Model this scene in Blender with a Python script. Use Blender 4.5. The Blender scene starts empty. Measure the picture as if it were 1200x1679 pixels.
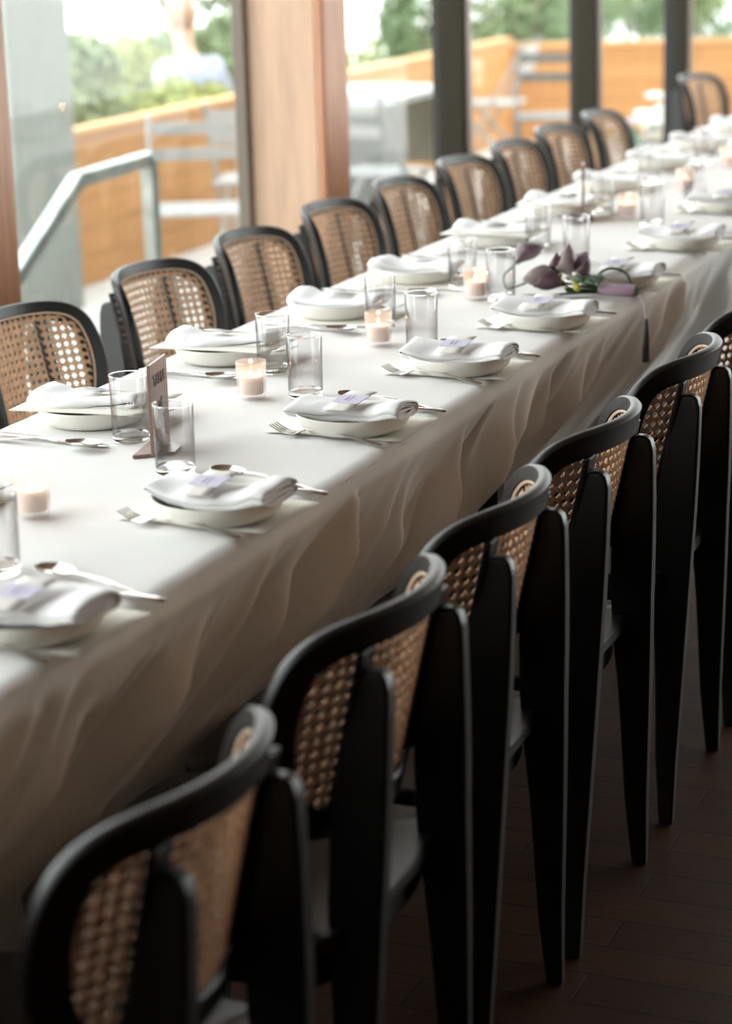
import bpy, math, random
from mathutils import Vector, Matrix, noise
random.seed(7)
R = math.radians
sc = bpy.context.scene
C = bpy.context.collection

# ------------------------------------------------------------------ camera
YAW, PITCH, ROLL = .3923, .2706, -.027
cam_d = bpy.data.cameras.new('camera'); cam = bpy.data.objects.new('camera', cam_d); C.objects.link(cam)
fw = Vector((-math.sin(YAW)*math.cos(PITCH), math.cos(YAW)*math.cos(PITCH), -math.sin(PITCH)))
rt = Vector((math.cos(YAW), math.sin(YAW), 0)); up = rt.cross(fw)
c_, s_ = math.cos(ROLL), math.sin(ROLL)
rt2 = rt*c_+up*s_; up2 = -rt*s_+up*c_
cam.matrix_world = Matrix(((rt2.x, up2.x, -fw.x, 1.4777), (rt2.y, up2.y, -fw.y, -1.219), (rt2.z, up2.z, -fw.z, 1.5554), (0, 0, 0, 1)))
cam_d.sensor_fit = 'VERTICAL'; cam_d.sensor_height = 36; cam_d.sensor_width = 36
cam_d.lens = 3641.62*36/1679
cam_d.clip_start = .05; cam_d.clip_end = 300
cam_d.dof.use_dof = True; cam_d.dof.focus_distance = 3.55; cam_d.dof.aperture_fstop = 3.4
sc.camera = cam

# ------------------------------------------------------------------ world and exposure
w = bpy.data.worlds.new('overcast_sky'); sc.world = w; w.use_nodes = True
nt = w.node_tree; bg = nt.nodes['Background']
tc = nt.nodes.new('ShaderNodeTexCoord'); sp = nt.nodes.new('ShaderNodeSeparateXYZ'); rp = nt.nodes.new('ShaderNodeValToRGB')
nt.links.new(tc.outputs['Generated'], sp.inputs[0]); nt.links.new(sp.outputs['Z'], rp.inputs[0]); nt.links.new(rp.outputs[0], bg.inputs['Color'])
rp.color_ramp.elements[0].position = 0; rp.color_ramp.elements[0].color = (1, .99, .97, 1)
rp.color_ramp.elements[1].position = 1; rp.color_ramp.elements[1].color = (.88, .94, 1, 1)
bg.inputs['Strength'].default_value = 6.5
sc.view_settings.view_transform = 'Standard'; sc.view_settings.look = 'None'
sc.view_settings.gamma = 1; sc.view_settings.use_curve_mapping = False
sc.view_settings.exposure = 0.0

# ------------------------------------------------------------------ materials
def new_mat(name):
    m = bpy.data.materials.new(name); m.use_nodes = True
    return m, m.node_tree, m.node_tree.nodes['Principled BSDF']
def mat(name, col, rough=.5, metal=0, spec=None, noise_amt=0, noise_scale=20, bump=0, bump_scale=200, coords='Object', stretch=(1, 1, 1), **kw):
    m, t, b = new_mat(name)
    b.inputs['Base Color'].default_value = (*col, 1); b.inputs['Roughness'].default_value = rough; b.inputs['Metallic'].default_value = metal
    if spec is not None: b.inputs['Specular IOR Level'].default_value = spec
    for k, v in kw.items(): b.inputs[k.replace('_', ' ')].default_value = v
    if noise_amt or bump:
        tc = t.nodes.new('ShaderNodeTexCoord'); mp = t.nodes.new('ShaderNodeMapping'); mp.inputs['Scale'].default_value = stretch
        t.links.new(tc.outputs[coords], mp.inputs[0])
    if noise_amt:
        n = t.nodes.new('ShaderNodeTexNoise'); n.inputs['Scale'].default_value = noise_scale; n.inputs['Detail'].default_value = 5
        t.links.new(mp.outputs[0], n.inputs['Vector'])
        r = t.nodes.new('ShaderNodeValToRGB')
        r.color_ramp.elements[0].position = .3; r.color_ramp.elements[1].position = .7
        r.color_ramp.elements[0].color = (*[max(0, c*(1-noise_amt)) for c in col], 1)
        r.color_ramp.elements[1].color = (*[min(1, c*(1+noise_amt)) for c in col], 1)
        t.links.new(n.outputs['Fac'], r.inputs[0]); t.links.new(r.outputs[0], b.inputs['Base Color'])
    if bump:
        n2 = t.nodes.new('ShaderNodeTexNoise'); n2.inputs['Scale'].default_value = bump_scale; n2.inputs['Detail'].default_value = 3
        t.links.new(mp.outputs[0], n2.inputs['Vector'])
        bp = t.nodes.new('ShaderNodeBump'); bp.inputs['Strength'].default_value = bump; bp.inputs['Distance'].default_value = .002
        t.links.new(n2.outputs['Fac'], bp.inputs['Height']); t.links.new(bp.outputs[0], b.inputs['Normal'])
    return m
def glass_mat(name, ior=1.5, col=(1, 1, 1), rough=0.0):
    m = bpy.data.materials.new(name); m.use_nodes = True; t = m.node_tree
    t.nodes.remove(t.nodes['Principled BSDF']); out = t.nodes['Material Output']
    g = t.nodes.new('ShaderNodeBsdfGlass'); g.inputs['IOR'].default_value = ior; g.inputs['Color'].default_value = (*col, 1); g.inputs['Roughness'].default_value = rough
    t.links.new(g.outputs[0], out.inputs[0]); return m
def thin_glass(name, col=(1, 1, 1), ior=1.45, scale=1.0):
    m = bpy.data.materials.new(name); m.use_nodes = True; t = m.node_tree
    t.nodes.remove(t.nodes['Principled BSDF']); out = t.nodes['Material Output']
    tr = t.nodes.new('ShaderNodeBsdfTransparent'); tr.inputs[0].default_value = (*col, 1)
    gl = t.nodes.new('ShaderNodeBsdfGlossy'); gl.inputs['Roughness'].default_value = 0.0
    fr = t.nodes.new('ShaderNodeFresnel'); fr.inputs['IOR'].default_value = ior
    mm = t.nodes.new('ShaderNodeMath'); mm.operation = 'MULTIPLY'; mm.inputs[1].default_value = scale; mm.use_clamp = True
    ge = t.nodes.new('ShaderNodeNewGeometry'); sb = t.nodes.new('ShaderNodeMath'); sb.operation = 'SUBTRACT'; sb.inputs[0].default_value = 1.0; t.links.new(ge.outputs['Backfacing'], sb.inputs[1])
    m2 = t.nodes.new('ShaderNodeMath'); m2.operation = 'MULTIPLY'; t.links.new(fr.outputs[0], m2.inputs[0]); t.links.new(sb.outputs[0], m2.inputs[1])
    t.links.new(m2.outputs[0], mm.inputs[0])
    mx = t.nodes.new('ShaderNodeMixShader'); t.links.new(mm.outputs[0], mx.inputs[0]); t.links.new(tr.outputs[0], mx.inputs[1]); t.links.new(gl.outputs[0], mx.inputs[2])
    t.links.new(mx.outputs[0], out.inputs[0]); return m
def brick_mat(name, c1, c2, mortar, bw, rh, ms=.002, rough=.4, rot=0, grain=None, use='XY', spec=.5):
    m, t, b = new_mat(name)
    tc = t.nodes.new('ShaderNodeTexCoord'); sp = t.nodes.new('ShaderNodeSeparateXYZ'); cb = t.nodes.new('ShaderNodeCombineXYZ')
    t.links.new(tc.outputs['Object'], sp.inputs[0]); t.links.new(sp.outputs[use[0]], cb.inputs[0]); t.links.new(sp.outputs[use[1]], cb.inputs[1])
    br = t.nodes.new('ShaderNodeTexBrick'); t.links.new(cb.outputs[0], br.inputs['Vector'])
    br.inputs['Scale'].default_value = 1; br.inputs['Brick Width'].default_value = bw; br.inputs['Row Height'].default_value = rh
    br.inputs['Mortar Size'].default_value = ms; br.inputs['Color1'].default_value = (*c1, 1); br.inputs['Color2'].default_value = (*c2, 1); br.inputs['Mortar'].default_value = (*mortar, 1)
    br.offset = .37; br.inputs['Mortar Smooth'].default_value = .3
    n = t.nodes.new('ShaderNodeTexNoise'); n.inputs['Scale'].default_value = 6; n.inputs['Detail'].default_value = 6
    mp = t.nodes.new('ShaderNodeMapping'); mp.inputs['Scale'].default_value = grain or (1, 12, 1); t.links.new(cb.outputs[0], mp.inputs[0]); t.links.new(mp.outputs[0], n.inputs['Vector'])
    mx = t.nodes.new('ShaderNodeMixRGB'); mx.blend_type = 'MULTIPLY'; mx.inputs[0].default_value = .55
    t.links.new(br.outputs['Color'], mx.inputs[1])
    r = t.nodes.new('ShaderNodeValToRGB'); r.color_ramp.elements[0].position = .3; r.color_ramp.elements[0].color = (.5, .5, .5, 1); r.color_ramp.elements[1].position = .7
    t.links.new(n.outputs['Fac'], r.inputs[0]); t.links.new(r.outputs[0], mx.inputs[2]); t.links.new(mx.outputs[0], b.inputs['Base Color'])
    b.inputs['Roughness'].default_value = rough; b.inputs['Specular IOR Level'].default_value = spec
    bp = t.nodes.new('ShaderNodeBump'); bp.inputs['Strength'].default_value = .4; bp.inputs['Distance'].default_value = .001; bp.invert = True
    t.links.new(br.outputs['Fac'], bp.inputs['Height']); t.links.new(bp.outputs[0], b.inputs['Normal'])
    return m
M = {}
M['floor'] = brick_mat('dark_plank_floor', (.11, .050, .028), (.078, .036, .021), (.012, .008, .006), .62, .093, .0016, .48, spec=.22)
M['black'] = mat('black_stained_wood', (.0020, .0021, .0021), .38, spec=.5, bump=.12, bump_scale=60, stretch=(1, 1, .15))
M['seat'] = mat('black_lacquered_seat', (.010, .009, .009), .3, spec=.5, bump=.10, bump_scale=80, stretch=(.1, 1, 1))
M['cane'] = mat('woven_cane', (.68, .43, .265), .45, noise_amt=.18, noise_scale=60)
M['cane_rim'] = mat('cane_spline', (.74, .56, .42), .45)
M['cloth'] = mat('white_table_linen', (.80, .788, .768), .85, spec=.15, bump=.12, bump_scale=900, noise_amt=.02, noise_scale=3)
M['napkin'] = mat('white_napkin_cotton', (.86, .855, .86), .85, spec=.15, bump=.15, bump_scale=500)
M['plate'] = mat('ivory_stoneware', (.79, .77, .715), .35, spec=.4)
M['paper'] = mat('ivory_card_paper', (.80, .775, .70), .8, spec=.1)
M['card'] = mat('shaded_white_card_stock', (.70, .67, .63), .8, spec=.1)  # white card, greyed to carry the shade of its tilt
M['card_band'] = mat('lavender_ink_band', (.58, .545, .66), .8, spec=.1)
M['ink'] = mat('violet_ink', (.10, .07, .16), .7)
M['steel'] = mat('polished_steel', (.60, .58, .56), .16, metal=1)
M['glass'] = glass_mat('clear_drinking_glass', 1.45)
M['glass_wall'] = thin_glass('thin_drinking_glass', (.975, .975, .975), 1.5, 1.35)
t_ = M['glass_wall'].node_tree; lw = t_.nodes.new('ShaderNodeLayerWeight'); lw.inputs[0].default_value = .22; cr = t_.nodes.new('ShaderNodeValToRGB')
cr.color_ramp.elements[0].position = .05; cr.color_ramp.elements[0].color = (.975, .972, .972, 1); cr.color_ramp.elements[1].position = .8; cr.color_ramp.elements[1].color = (.52, .50, .50, 1)
t_.links.new(lw.outputs['Facing'], cr.inputs[0])
for n_ in t_.nodes:
    if n_.type == 'BSDF_TRANSPARENT': t_.links.new(cr.outputs[0], n_.inputs[0])
M['ribbed'] = thin_glass('ribbed_votive_glass', (.97, .955, .95), 1.5)
t_ = M['ribbed'].node_tree; o_ = t_.nodes['Material Output']; l_ = o_.inputs[0].links[0].from_socket
tl = t_.nodes.new('ShaderNodeBsdfTranslucent'); tl.inputs[0].default_value = (.95, .90, .88, 1); df = t_.nodes.new('ShaderNodeBsdfDiffuse'); df.inputs[0].default_value = (.95, .92, .91, 1)
ax = t_.nodes.new('ShaderNodeMixShader'); t_.links.new(tl.outputs[0], ax.inputs[1]); t_.links.new(df.outputs[0], ax.inputs[2])
mx_ = t_.nodes.new('ShaderNodeMixShader'); mx_.inputs[0].default_value = .12; t_.links.new(l_, mx_.inputs[1]); t_.links.new(ax.outputs[0], mx_.inputs[2]); t_.links.new(mx_.outputs[0], o_.inputs[0])
M['wax'] = mat('pale_pink_wax', (.95, .78, .70), .5, Subsurface_Weight=.5, Subsurface_Radius=(.03, .015, .01))
M['walnut'] = mat('walnut_veneer', (.24, .14, .11), .35, noise_amt=.3, noise_scale=14, stretch=(1, 1, .1))
M['walnut_dark'] = mat('charred_walnut_edge', (.045, .015, .01), .5)
M['ash'] = mat('pale_ash_panel', (.56, .37, .25), .42, noise_amt=.16, noise_scale=5, stretch=(6, 6, .6), bump=.05, bump_scale=60)
M['redwood'] = mat('reddish_wood_trim', (.52, .26, .15), .35, noise_amt=.2, noise_scale=8, stretch=(6, 6, .4))
M['mullion'] = mat('olive_black_steel', (.034, .030, .021), .6, spec=.12)
M['gasket'] = mat('black_gasket', (.006, .006, .006), .6)
M['bead'] = mat('taupe_glazing_bead', (.34, .29, .26), .4)
M['pane'] = thin_glass('window_pane', (.93, .95, .94), 1.5)
M['ceiling'] = mat('warm_timber_ceiling', (.22, .135, .08), .7)
M['wall'] = mat('brown_plaster_wall', (.045, .028, .018), .8, noise_amt=.1)
M['deck'] = mat('pale_concrete_paving', (.52, .50, .46), .8, noise_amt=.08, noise_scale=2)
M['ground'] = mat('pale_gravel_ground', (.74, .73, .70), .9, noise_amt=.08, noise_scale=.6)
M['cedar'] = brick_mat('cedar_boards', (.56, .27, .095), (.50, .235, .08), (.27, .12, .04), 3.2, .145, .004, .55, use='YZ', grain=(.5, 14, 1))
M['cedar_cap'] = mat('cedar_cap', (.60, .32, .13), .6, noise_amt=.15)
M['concrete'] = mat('grey_concrete_column', (.24, .25, .225), .7, noise_amt=.08, noise_scale=3, stretch=(4, 4, .5))
M['galv'] = mat('galvanised_steel', (.36, .40, .38), .32, metal=.85, noise_amt=.25, noise_scale=14)
M['whitepaint'] = mat('white_powder_coat', (.32, .32, .31), .45)
M['greypaint'] = mat('grey_powder_coat', (.16, .165, .16), .45)
M['darkpaint'] = mat('dark_grey_powder_coat', (.13, .14, .135), .45)
M['beige'] = mat('beige_boards', (.44, .41, .33), .7, noise_amt=.1, noise_scale=4)
M['bark'] = mat('grey_brown_bark', (.20, .16, .12), .9, noise_amt=.3)
M['skin'] = mat('skin', (.60, .36, .26), .55)
M['hair'] = mat('light_brown_hair', (.32, .20, .13), .6)
M['shirt'] = mat('pale_blue_checked_shirt', (.34, .38, .48), .8)
M['trousers'] = mat('navy_trousers', (.05, .06, .10), .8)
def leaf_mat(name, c):
    m = mat(name, c, .5, noise_amt=.35, noise_scale=1.5)
    m.node_tree.nodes['Principled BSDF'].inputs['Transmission Weight'].default_value = 0
    return m
M['leafA'] = leaf_mat('olive_green_leaves', (.19, .24, .11)); M['leafB'] = leaf_mat('mid_green_leaves', (.13, .19, .085))
M['leafC'] = leaf_mat('yellow_green_leaves', (.26, .29, .08)); M['leafD'] = leaf_mat('dark_green_foliage', (.035, .085, .03))
M['sage'] = mat('sage_green_leaves', (.22, .33, .23), .5)
M['calla'] = mat('dusky_purple_calla', (.13, .075, .10), .35, noise_amt=.4, noise_scale=25)
M['callapale'] = mat('dusky_mauve_calla', (.34, .27, .27), .4, noise_amt=.3, noise_scale=25)
M['plum'] = mat('plum_bloom', (.12, .02, .05), .5)
M['lime'] = mat('yellow_green_berry', (.48, .45, .06), .35)
M['whitebloom'] = mat('white_blossom', (.85, .85, .80), .6)
M['pinkbloom'] = mat('pale_lilac_petals', (.80, .66, .78), .6); M['creambloom'] = mat('cream_petals', (.84, .80, .58), .6)
M['ribbon'] = mat('lavender_satin_ribbon', (.46, .33, .42), .3, spec=.6)
M['blackribbon'] = mat('near_black_ribbon', (.018, .012, .012), .6)
def emis(name, col, s):
    m = bpy.data.materials.new(name); m.use_nodes = True; b = m.node_tree.nodes['Principled BSDF']
    b.inputs['Base Color'].default_value = (0, 0, 0, 1); b.inputs['Emission Color'].default_value = (*col, 1); b.inputs['Emission Strength'].default_value = s
    return m
M['flame'] = emis('candle_flame', (1, .50, .16), 22)

# ------------------------------------------------------------------ mesh helpers
class MB:
    def __init__(s): s.v = []; s.f = []; s.mi = []; s.cur = 0
    def add(s, vs, fs):
        o = len(s.v); s.v += [tuple(v) for v in vs]; s.f += [tuple(i+o for i in f) for f in fs]; s.mi += [s.cur]*len(fs)
    def box(s, x0, x1, y0, y1, z0, z1):
        s.add([(x0, y0, z0), (x1, y0, z0), (x1, y1, z0), (x0, y1, z0), (x0, y0, z1), (x1, y0, z1), (x1, y1, z1), (x0, y1, z1)],
              [(0, 3, 2, 1), (4, 5, 6, 7), (0, 1, 5, 4), (1, 2, 6, 5), (2, 3, 7, 6), (3, 0, 4, 7)])
    def bar(s, a, b, wx, wy, upv=(0, 0, 1)):
        a = Vector(a); b = Vector(b); d = (b-a).normalized(); u = Vector(upv)
        if abs(d.dot(u)) > .98: u = Vector((0, 1, 0))
        p = d.cross(u).normalized()*wx/2; q = p.cross(d).normalized()*wy/2
        vs = [a-p-q, a+p-q, a+p+q, a-p+q, b-p-q, b+p-q, b+p+q, b-p+q]
        s.add(vs, [(0, 3, 2, 1), (4, 5, 6, 7), (0, 1, 5, 4), (1, 2, 6, 5), (2, 3, 7, 6), (3, 0, 4, 7)])
    def tube(s, pts, rs, n=10, cap=True, flat=1):
        pts = [Vector(p) for p in pts]
        if not hasattr(rs, '__len__'): rs = [rs]*len(pts)
        vs = []; ref = None
        for i, p in enumerate(pts):
            d = (pts[min(i+1, len(pts)-1)]-pts[max(i-1, 0)]).normalized()
            if ref is None:
                ref = Vector((0, 0, 1)) if abs(d.z) < .9 else Vector((1, 0, 0))
            a = (ref-d*ref.dot(d)).normalized(); b = d.cross(a); ref = a
            for k in range(n):
                t = 2*math.pi*k/n; vs.append(p+(b*math.cos(t)+a*math.sin(t)*flat)*rs[i])
        fs = [(i*n+k, i*n+(k+1) % n, (i+1)*n+(k+1) % n, (i+1)*n+k) for i in range(len(pts)-1) for k in range(n)]
        if cap: fs += [tuple(range(n-1, -1, -1)), tuple((len(pts)-1)*n+k for k in range(n))]
        s.add(vs, fs)
    def lathe(s, prof, n=40, c=(0, 0, 0), rib=None, closed=False):
        vs = []
        for (r, z) in prof:
            for k in range(n):
                t = 2*math.pi*k/n; rr = r*(1+(rib(t) if rib else 0)); vs.append((c[0]+rr*math.cos(t), c[1]+rr*math.sin(t), c[2]+z))
        m = len(prof); fs = []
        for i in range(m if closed else m-1):
            j = (i+1) % m
            for k in range(n): fs.append((i*n+k, i*n+(k+1) % n, j*n+(k+1) % n, j*n+k))
        s.add(vs, fs)
    def grid(s, fn, nu, nv, closeu=False):
        vs = [fn(i/(nu if closeu else nu-1), j/(nv-1)) for i in range(nu) for j in range(nv)]
        fs = [(i*nv+j, ((i+1) % nu)*nv+j, ((i+1) % nu)*nv+j+1, i*nv+j+1) for i in range(nu if closeu else nu-1) for j in range(nv-1)]
        s.add(vs, fs)
    def ball(s, c, r, sx=1, sy=1, sz=1, n=10):
        c = Vector(c); vs = [c+Vector((0, 0, r*sz))]; m = n//2
        for i in range(1, m):
            a = math.pi*i/m
            for k in range(n):
                t = 2*math.pi*k/n; vs.append(c+Vector((r*sx*math.sin(a)*math.cos(t), r*sy*math.sin(a)*math.sin(t), r*sz*math.cos(a))))
        vs.append(c-Vector((0, 0, r*sz))); fs = [(0, 1+k, 1+(k+1) % n) for k in range(n)]
        for i in range(m-2): fs += [(1+i*n+k, 1+(i+1)*n+k, 1+(i+1)*n+(k+1) % n, 1+i*n+(k+1) % n) for k in range(n)]
        l = len(vs)-1; o = 1+(m-2)*n; fs += [(l, o+(k+1) % n, o+k) for k in range(n)]
        s.add(vs, fs)
    def build(s, name, mt, parent=None, smooth=True, bevel=0, sub=0, weld=False):
        me = bpy.data.meshes.new(name); me.from_pydata(s.v, [], s.f); me.validate()
        for m in (mt if isinstance(mt, (list, tuple)) else [mt]): me.materials.append(m)
        if any(s.mi) and len(me.polygons) == len(s.mi): me.polygons.foreach_set('material_index', s.mi)
        import bmesh
        b = bmesh.new(); b.from_mesh(me); bmesh.ops.remove_doubles(b, verts=b.verts, dist=1e-6) if weld else None; bmesh.ops.recalc_face_normals(b, faces=b.faces); b.to_mesh(me); b.free()
        if smooth:
            me.polygons.foreach_set('use_smooth', [True]*len(me.polygons))
            me.set_sharp_from_angle(angle=R(40))
        o = bpy.data.objects.new(name, me); C.objects.link(o)
        if parent: o.parent = parent
        if bevel:
            md = o.modifiers.new('bevel', 'BEVEL'); md.width = bevel; md.segments = 3; md.limit_method = 'ANGLE'; md.angle_limit = R(35)
        if sub:
            md = o.modifiers.new('sub', 'SUBSURF'); md.levels = sub; md.render_levels = sub
        return o
def tag(o, label, cat, group=None):
    o['label'] = label; o['category'] = cat
    if group: o['group'] = group
    return o
def empty(name, loc=(0, 0, 0), rz=0):
    o = bpy.data.objects.new(name, None); C.objects.link(o); o.location = loc; o.rotation_euler = (0, 0, rz); o.empty_display_size = .05
    return o
def struct(o): o['kind'] = 'structure'; return o
def copy_tree(o, parent=None):
    c = o.copy(); C.objects.link(c)
    if parent: c.parent = parent
    for ch in list(o.children): copy_tree(ch, c)
    return c
class Proto:
    """hands out the thing itself first, then copies of it and its parts"""
    def __init__(s, root): s.root = root; s.used = False
    def get(s):
        if not s.used: s.used = True; return s.root
        return copy_tree(s.root)
ORD = ['first', 'second', 'third', 'fourth', 'fifth', 'sixth', 'seventh', 'eighth', 'ninth', 'tenth', 'eleventh', 'twelfth', 'thirteenth', 'fourteenth']
def nth(i): return 'nearest' if i == 0 else ORD[i]+' nearest'

# ------------------------------------------------------------------ setting
XW = -1.2                      # room face of the window wall
TZ = .760                      # top of the tablecloth
X1, Y0, Y1, ZC = 4.2, -4.5, 12.0, 3.3
b = MB(); b.box(-1.42, X1, Y0, Y1, -.1, 0); struct(b.build('floor', M['floor'], smooth=False))
b = MB(); b.box(-1.5, X1, Y0, Y1, ZC, ZC+.1); struct(b.build('ceiling', M['ceiling'], smooth=False))
b = MB(); b.box(X1, X1+.1, Y0, 5.2, 0, ZC); b.box(X1, X1+.1, 5.2, Y1, 3.1, ZC); struct(b.build('wall_right', M['wall'], smooth=False))
b = MB()
for y in (5.2, 6.85, 8.5, 10.2, 11.9): b.box(X1, X1+.1, y, y+.08, 0, 3.1)
wr = struct(b.build('window_9', M['mullion'], smooth=False)); p = MB(); p.box(X1+.04, X1+.046, 5.26, 11.9, 0, 3.1); p.build('pane', M['pane'], wr, smooth=False)  # unseen glazing added to light the cloth folds from the far right
b = MB(); b.box(-1.42, X1, Y0-.1, Y0, 0, ZC); struct(b.build('wall_back', M['wall'], smooth=False))
b = MB(); b.box(-1.42, 1.7, Y1, Y1+.1, 0, 1.3); b.box(-1.42, X1, Y1, Y1+.1, 3.15, ZC); struct(b.build('wall_front', M['wall'], smooth=False))  # low part closed so the side panes don't mirror bright glazing
b = MB(); b.box(-1.42, -1.2, Y0, -1.6, 0, ZC); struct(b.build('wall_left', M['wall'], smooth=False))
# wood pillar: pale face towards the camera, reddish rounded trim on its room edge
b = MB(); b.box(-1.435, -1.215, 4.99, 5.165, 0, ZC); struct(b.build('trim_1', M['ash'], smooth=False, bevel=.004))
b = MB(); b.box(-1.215, -1.185, 4.985, 5.175, 0, ZC); struct(b.build('trim_2', M['redwood'], smooth=False, bevel=.014))
b = MB(); b.box(-1.475, -1.437, 4.96, 5.0, 0, ZC); struct(b.build('trim_3', mat('dark_bronze_frame', (.085, .07, .055), .45), smooth=False, bevel=.003))
b = MB(); b.box(-1.44, -1.19, 2.98, 3.19, 0, ZC); struct(b.build('trim_4', M['redwood'], smooth=False, bevel=.012))
# window units: sill, head, pane between the mullions
def window(i, ya, yb, xg=-1.312):
    b = MB(); b.box(xg-.03, xg+.04, ya, yb, 0, .07); b.box(xg-.03, xg+.04, ya, yb, 3.2, 3.3)
    f = struct(b.build('window_%d' % i, M['mullion'], smooth=False, bevel=.003))
    p = MB(); p.box(xg-.003, xg+.003, ya, yb, .07, 3.2); p.build('pane', M['pane'], f, smooth=False)
window(1, -1.6, 1.2); window(2, 1.25, 2.98); window(3, 3.19, 4.985, -1.42); window(4, 5.165, 6.23); window(5, 6.34, 7.87); window(6, 7.98, 9.40); window(7, 9.53, 11.95)
def mullion(n, ya, yb, xa=-1.30, xb=-1.205):
    b = MB(); b.box(xa, xb, ya, yb, 0, ZC); f = struct(b.build('trim_%d' % n, M['mullion'], smooth=False, bevel=.003))
    g = MB(); g.box(-1.322, xa, ya+.01, yb-.01, 0, ZC); g.build('gasket', M['gasket'], f, smooth=False)
    h = MB(); h.box(xb, xb+.012, ya+.025, yb-.012, 0, ZC); h.build('glazing_bead', M['bead'], f, smooth=False, bevel=.003)
mullion(5, 6.26, 6.345); mullion(6, 7.91, 7.985); mullion(7, 9.455, 9.54, -1.26, -1.205); mullion(8, 1.17, 1.26); mullion(9, 11.9, 12.0)
# unseen glazed end of the room, its openings shaped to light the cloth folds
b = MB()
for x in (-1.2, -.05, 1.1, 2.6, 4.13): b.box(x, x+.07, Y1, Y1+.1, 1.3, 3.15)
b.box(-1.2, 4.2, Y1, Y1+.1, 1.3, 1.36); b.box(1.7, 1.77, Y1, Y1+.1, 0, 1.3); b.box(1.7, 4.2, Y1, Y1+.1, 0, .06)
wf = struct(b.build('window_8', M['mullion'], smooth=False)); p = MB(); p.box(-1.2, 4.17, Y1+.04, Y1+.046, 1.36, 3.15); p.box(1.77, 4.17, Y1+.04, Y1+.046, .06, 1.3); p.build('pane', M['pane'], wf, smooth=False)

# ------------------------------------------------------------------ outdoors
b = MB(); b.box(-4.6, -1.46, -8, 12.2, -.5, -.3); b.box(-4.6, 3, 12.2, 18.5, -.5, -.3); struct(b.build('paving', M['deck'], smooth=False))
b = MB(); b.box(-90, 60, -60, 120, -2.1, -2.0); struct(b.build('ground', M['ground'], smooth=False))
# long cedar planter
pl = empty('cedar_wall', (-4.02, -.8, -.3)); tag(pl, 'long low orange cedar board wall running along the terrace edge, parallel to the windows', 'fence')
b = MB(); b.box(-.06, 0, 0, 16.0, 0, .755); b.build('board_side', M['cedar'], pl, smooth=False)
b = MB(); b.box(-.075, .015, 0, 16.0, .755, .785); b.build('cap_rail', M['cedar_cap'], pl, smooth=False, bevel=.004)
for k in range(8):
    b = MB(); b.box(-.12, -.06, k*2.2+.1, k*2.2+.18, 0, .74); b.build('post', M['cedar_cap'], pl, smooth=False)
# second, higher run of cedar boards beyond
pl = empty('cedar_fence', (-4.55, 15.04, -.3)); pl.rotation_euler = (0, 0, .3923-math.pi/2); tag(pl, 'low orange cedar board fence closing the far end of the terrace', 'fence')
b = MB(); b.box(-.04, 0, 0, 3.05, 0, .70); b.box(-.04, 0, 3.05, 7, 0, .56); b.build('fence_board', M['cedar'], pl, smooth=False)
b = MB(); b.box(-.055, .02, 0, 3.05, .70, .735); b.box(-.055, .02, 3.05, 7, .56, .595); b.build('cap_rail', M['cedar_cap'], pl, smooth=False, bevel=.004)
for k in range(4):
    b = MB(); b.box(-.08, -.04, k*2.1+.1, k*2.1+.18, 0, .56); b.build('fence_post', M['cedar_cap'], pl, smooth=False)
# concrete column
b = MB(); b.box(-.2, .2, -.35, .2, 0, 4.3); o = b.build('concrete_column', M['concrete'], smooth=False, bevel=.02); o.location = (-3.93, 7.75, -.3); tag(o, 'square grey concrete column on the terrace outside the first window', 'column')
# handrail
hr = empty('handrail', (-2.2, 5.76, -.3)); tag(hr, 'galvanised steel handrail sloping down outside the first window', 'handrail')
b = MB(); P0 = Vector((0, 0, .985)); P1 = Vector((0, -.52, .975)); P2 = Vector((0, -1.42, .44))
b.bar(P0, P1, .05, .05); b.bar(P1+Vector((0, .01, 0)), P2, .05, .05); b.build('rail', M['galv'], hr, smooth=False, bevel=.006)
b = MB(); b.box(-.025, .025, -.025, .025, 0, .99); b.build('post', M['galv'], hr, smooth=False, bevel=.006)

def folding_chair(name, m, loc, rz, label, group='slatted folding chairs on the terrace'):
    r = empty(name, loc, rz); tag(r, label, 'chair', group)
    b = MB()
    for k in range(6): b.box(-.21, .21, -.2+k*.07, -.15+k*.07, .44, .455)
    b.build('seat', m, r, smooth=False)
    b = MB()
    for z in (.68, .80): b.bar((-.2, -.2-(z-.45)*.22, z), (.2, -.2-(z-.45)*.22, z), .012, .055)
    b.build('back_slat', m, r, smooth=False)
    for sx in (-1, 1):
        b = MB(); b.bar((sx*.215, .22, 0), (sx*.215, -.29, .87), .022, .022); b.build('leg', m, r, smooth=False)
        b = MB(); b.bar((sx*.19, -.22, 0), (sx*.19, .2, .44), .022, .022); b.build('leg', m, r, smooth=False)
    b = MB(); b.bar((-.2, .19, .06), (.2, .19, .06), .018, .018); b.bar((-.19, -.19, .06), (.19, -.19, .06), .018, .018); b.build('stretcher', m, r, smooth=False)
folding_chair('folding_chair', M['whitepaint'], (-3.25, 8.2, -.3), R(-155), 'white slatted folding chair in front of the cedar wall seen through the first window', None)
folding_chair('folding_chair', M['whitepaint'], (-3.45, 9.35, -.3), R(15), 'white folding chair nearest, in front of the white outdoor table')
folding_chair('folding_chair', M['whitepaint'], (-2.95, 9.75, -.3), R(-12), 'white folding chair right of the nearest one at the white outdoor table')
folding_chair('folding_chair', M['whitepaint'], (-3.62, 13.6, -.3), R(95), 'white folding chair seen edge on just right of the wide dark mullion')
folding_chair('folding_chair', M['darkpaint'], (-2.92, 12.7, -.3), R(195), 'dark grey slatted folding chair before the orange fence')
t = empty('outdoor_table', (-3.62, 11.0, -.3)); tag(t, 'long white outdoor table with pale beige panelled side', 'table')
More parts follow.
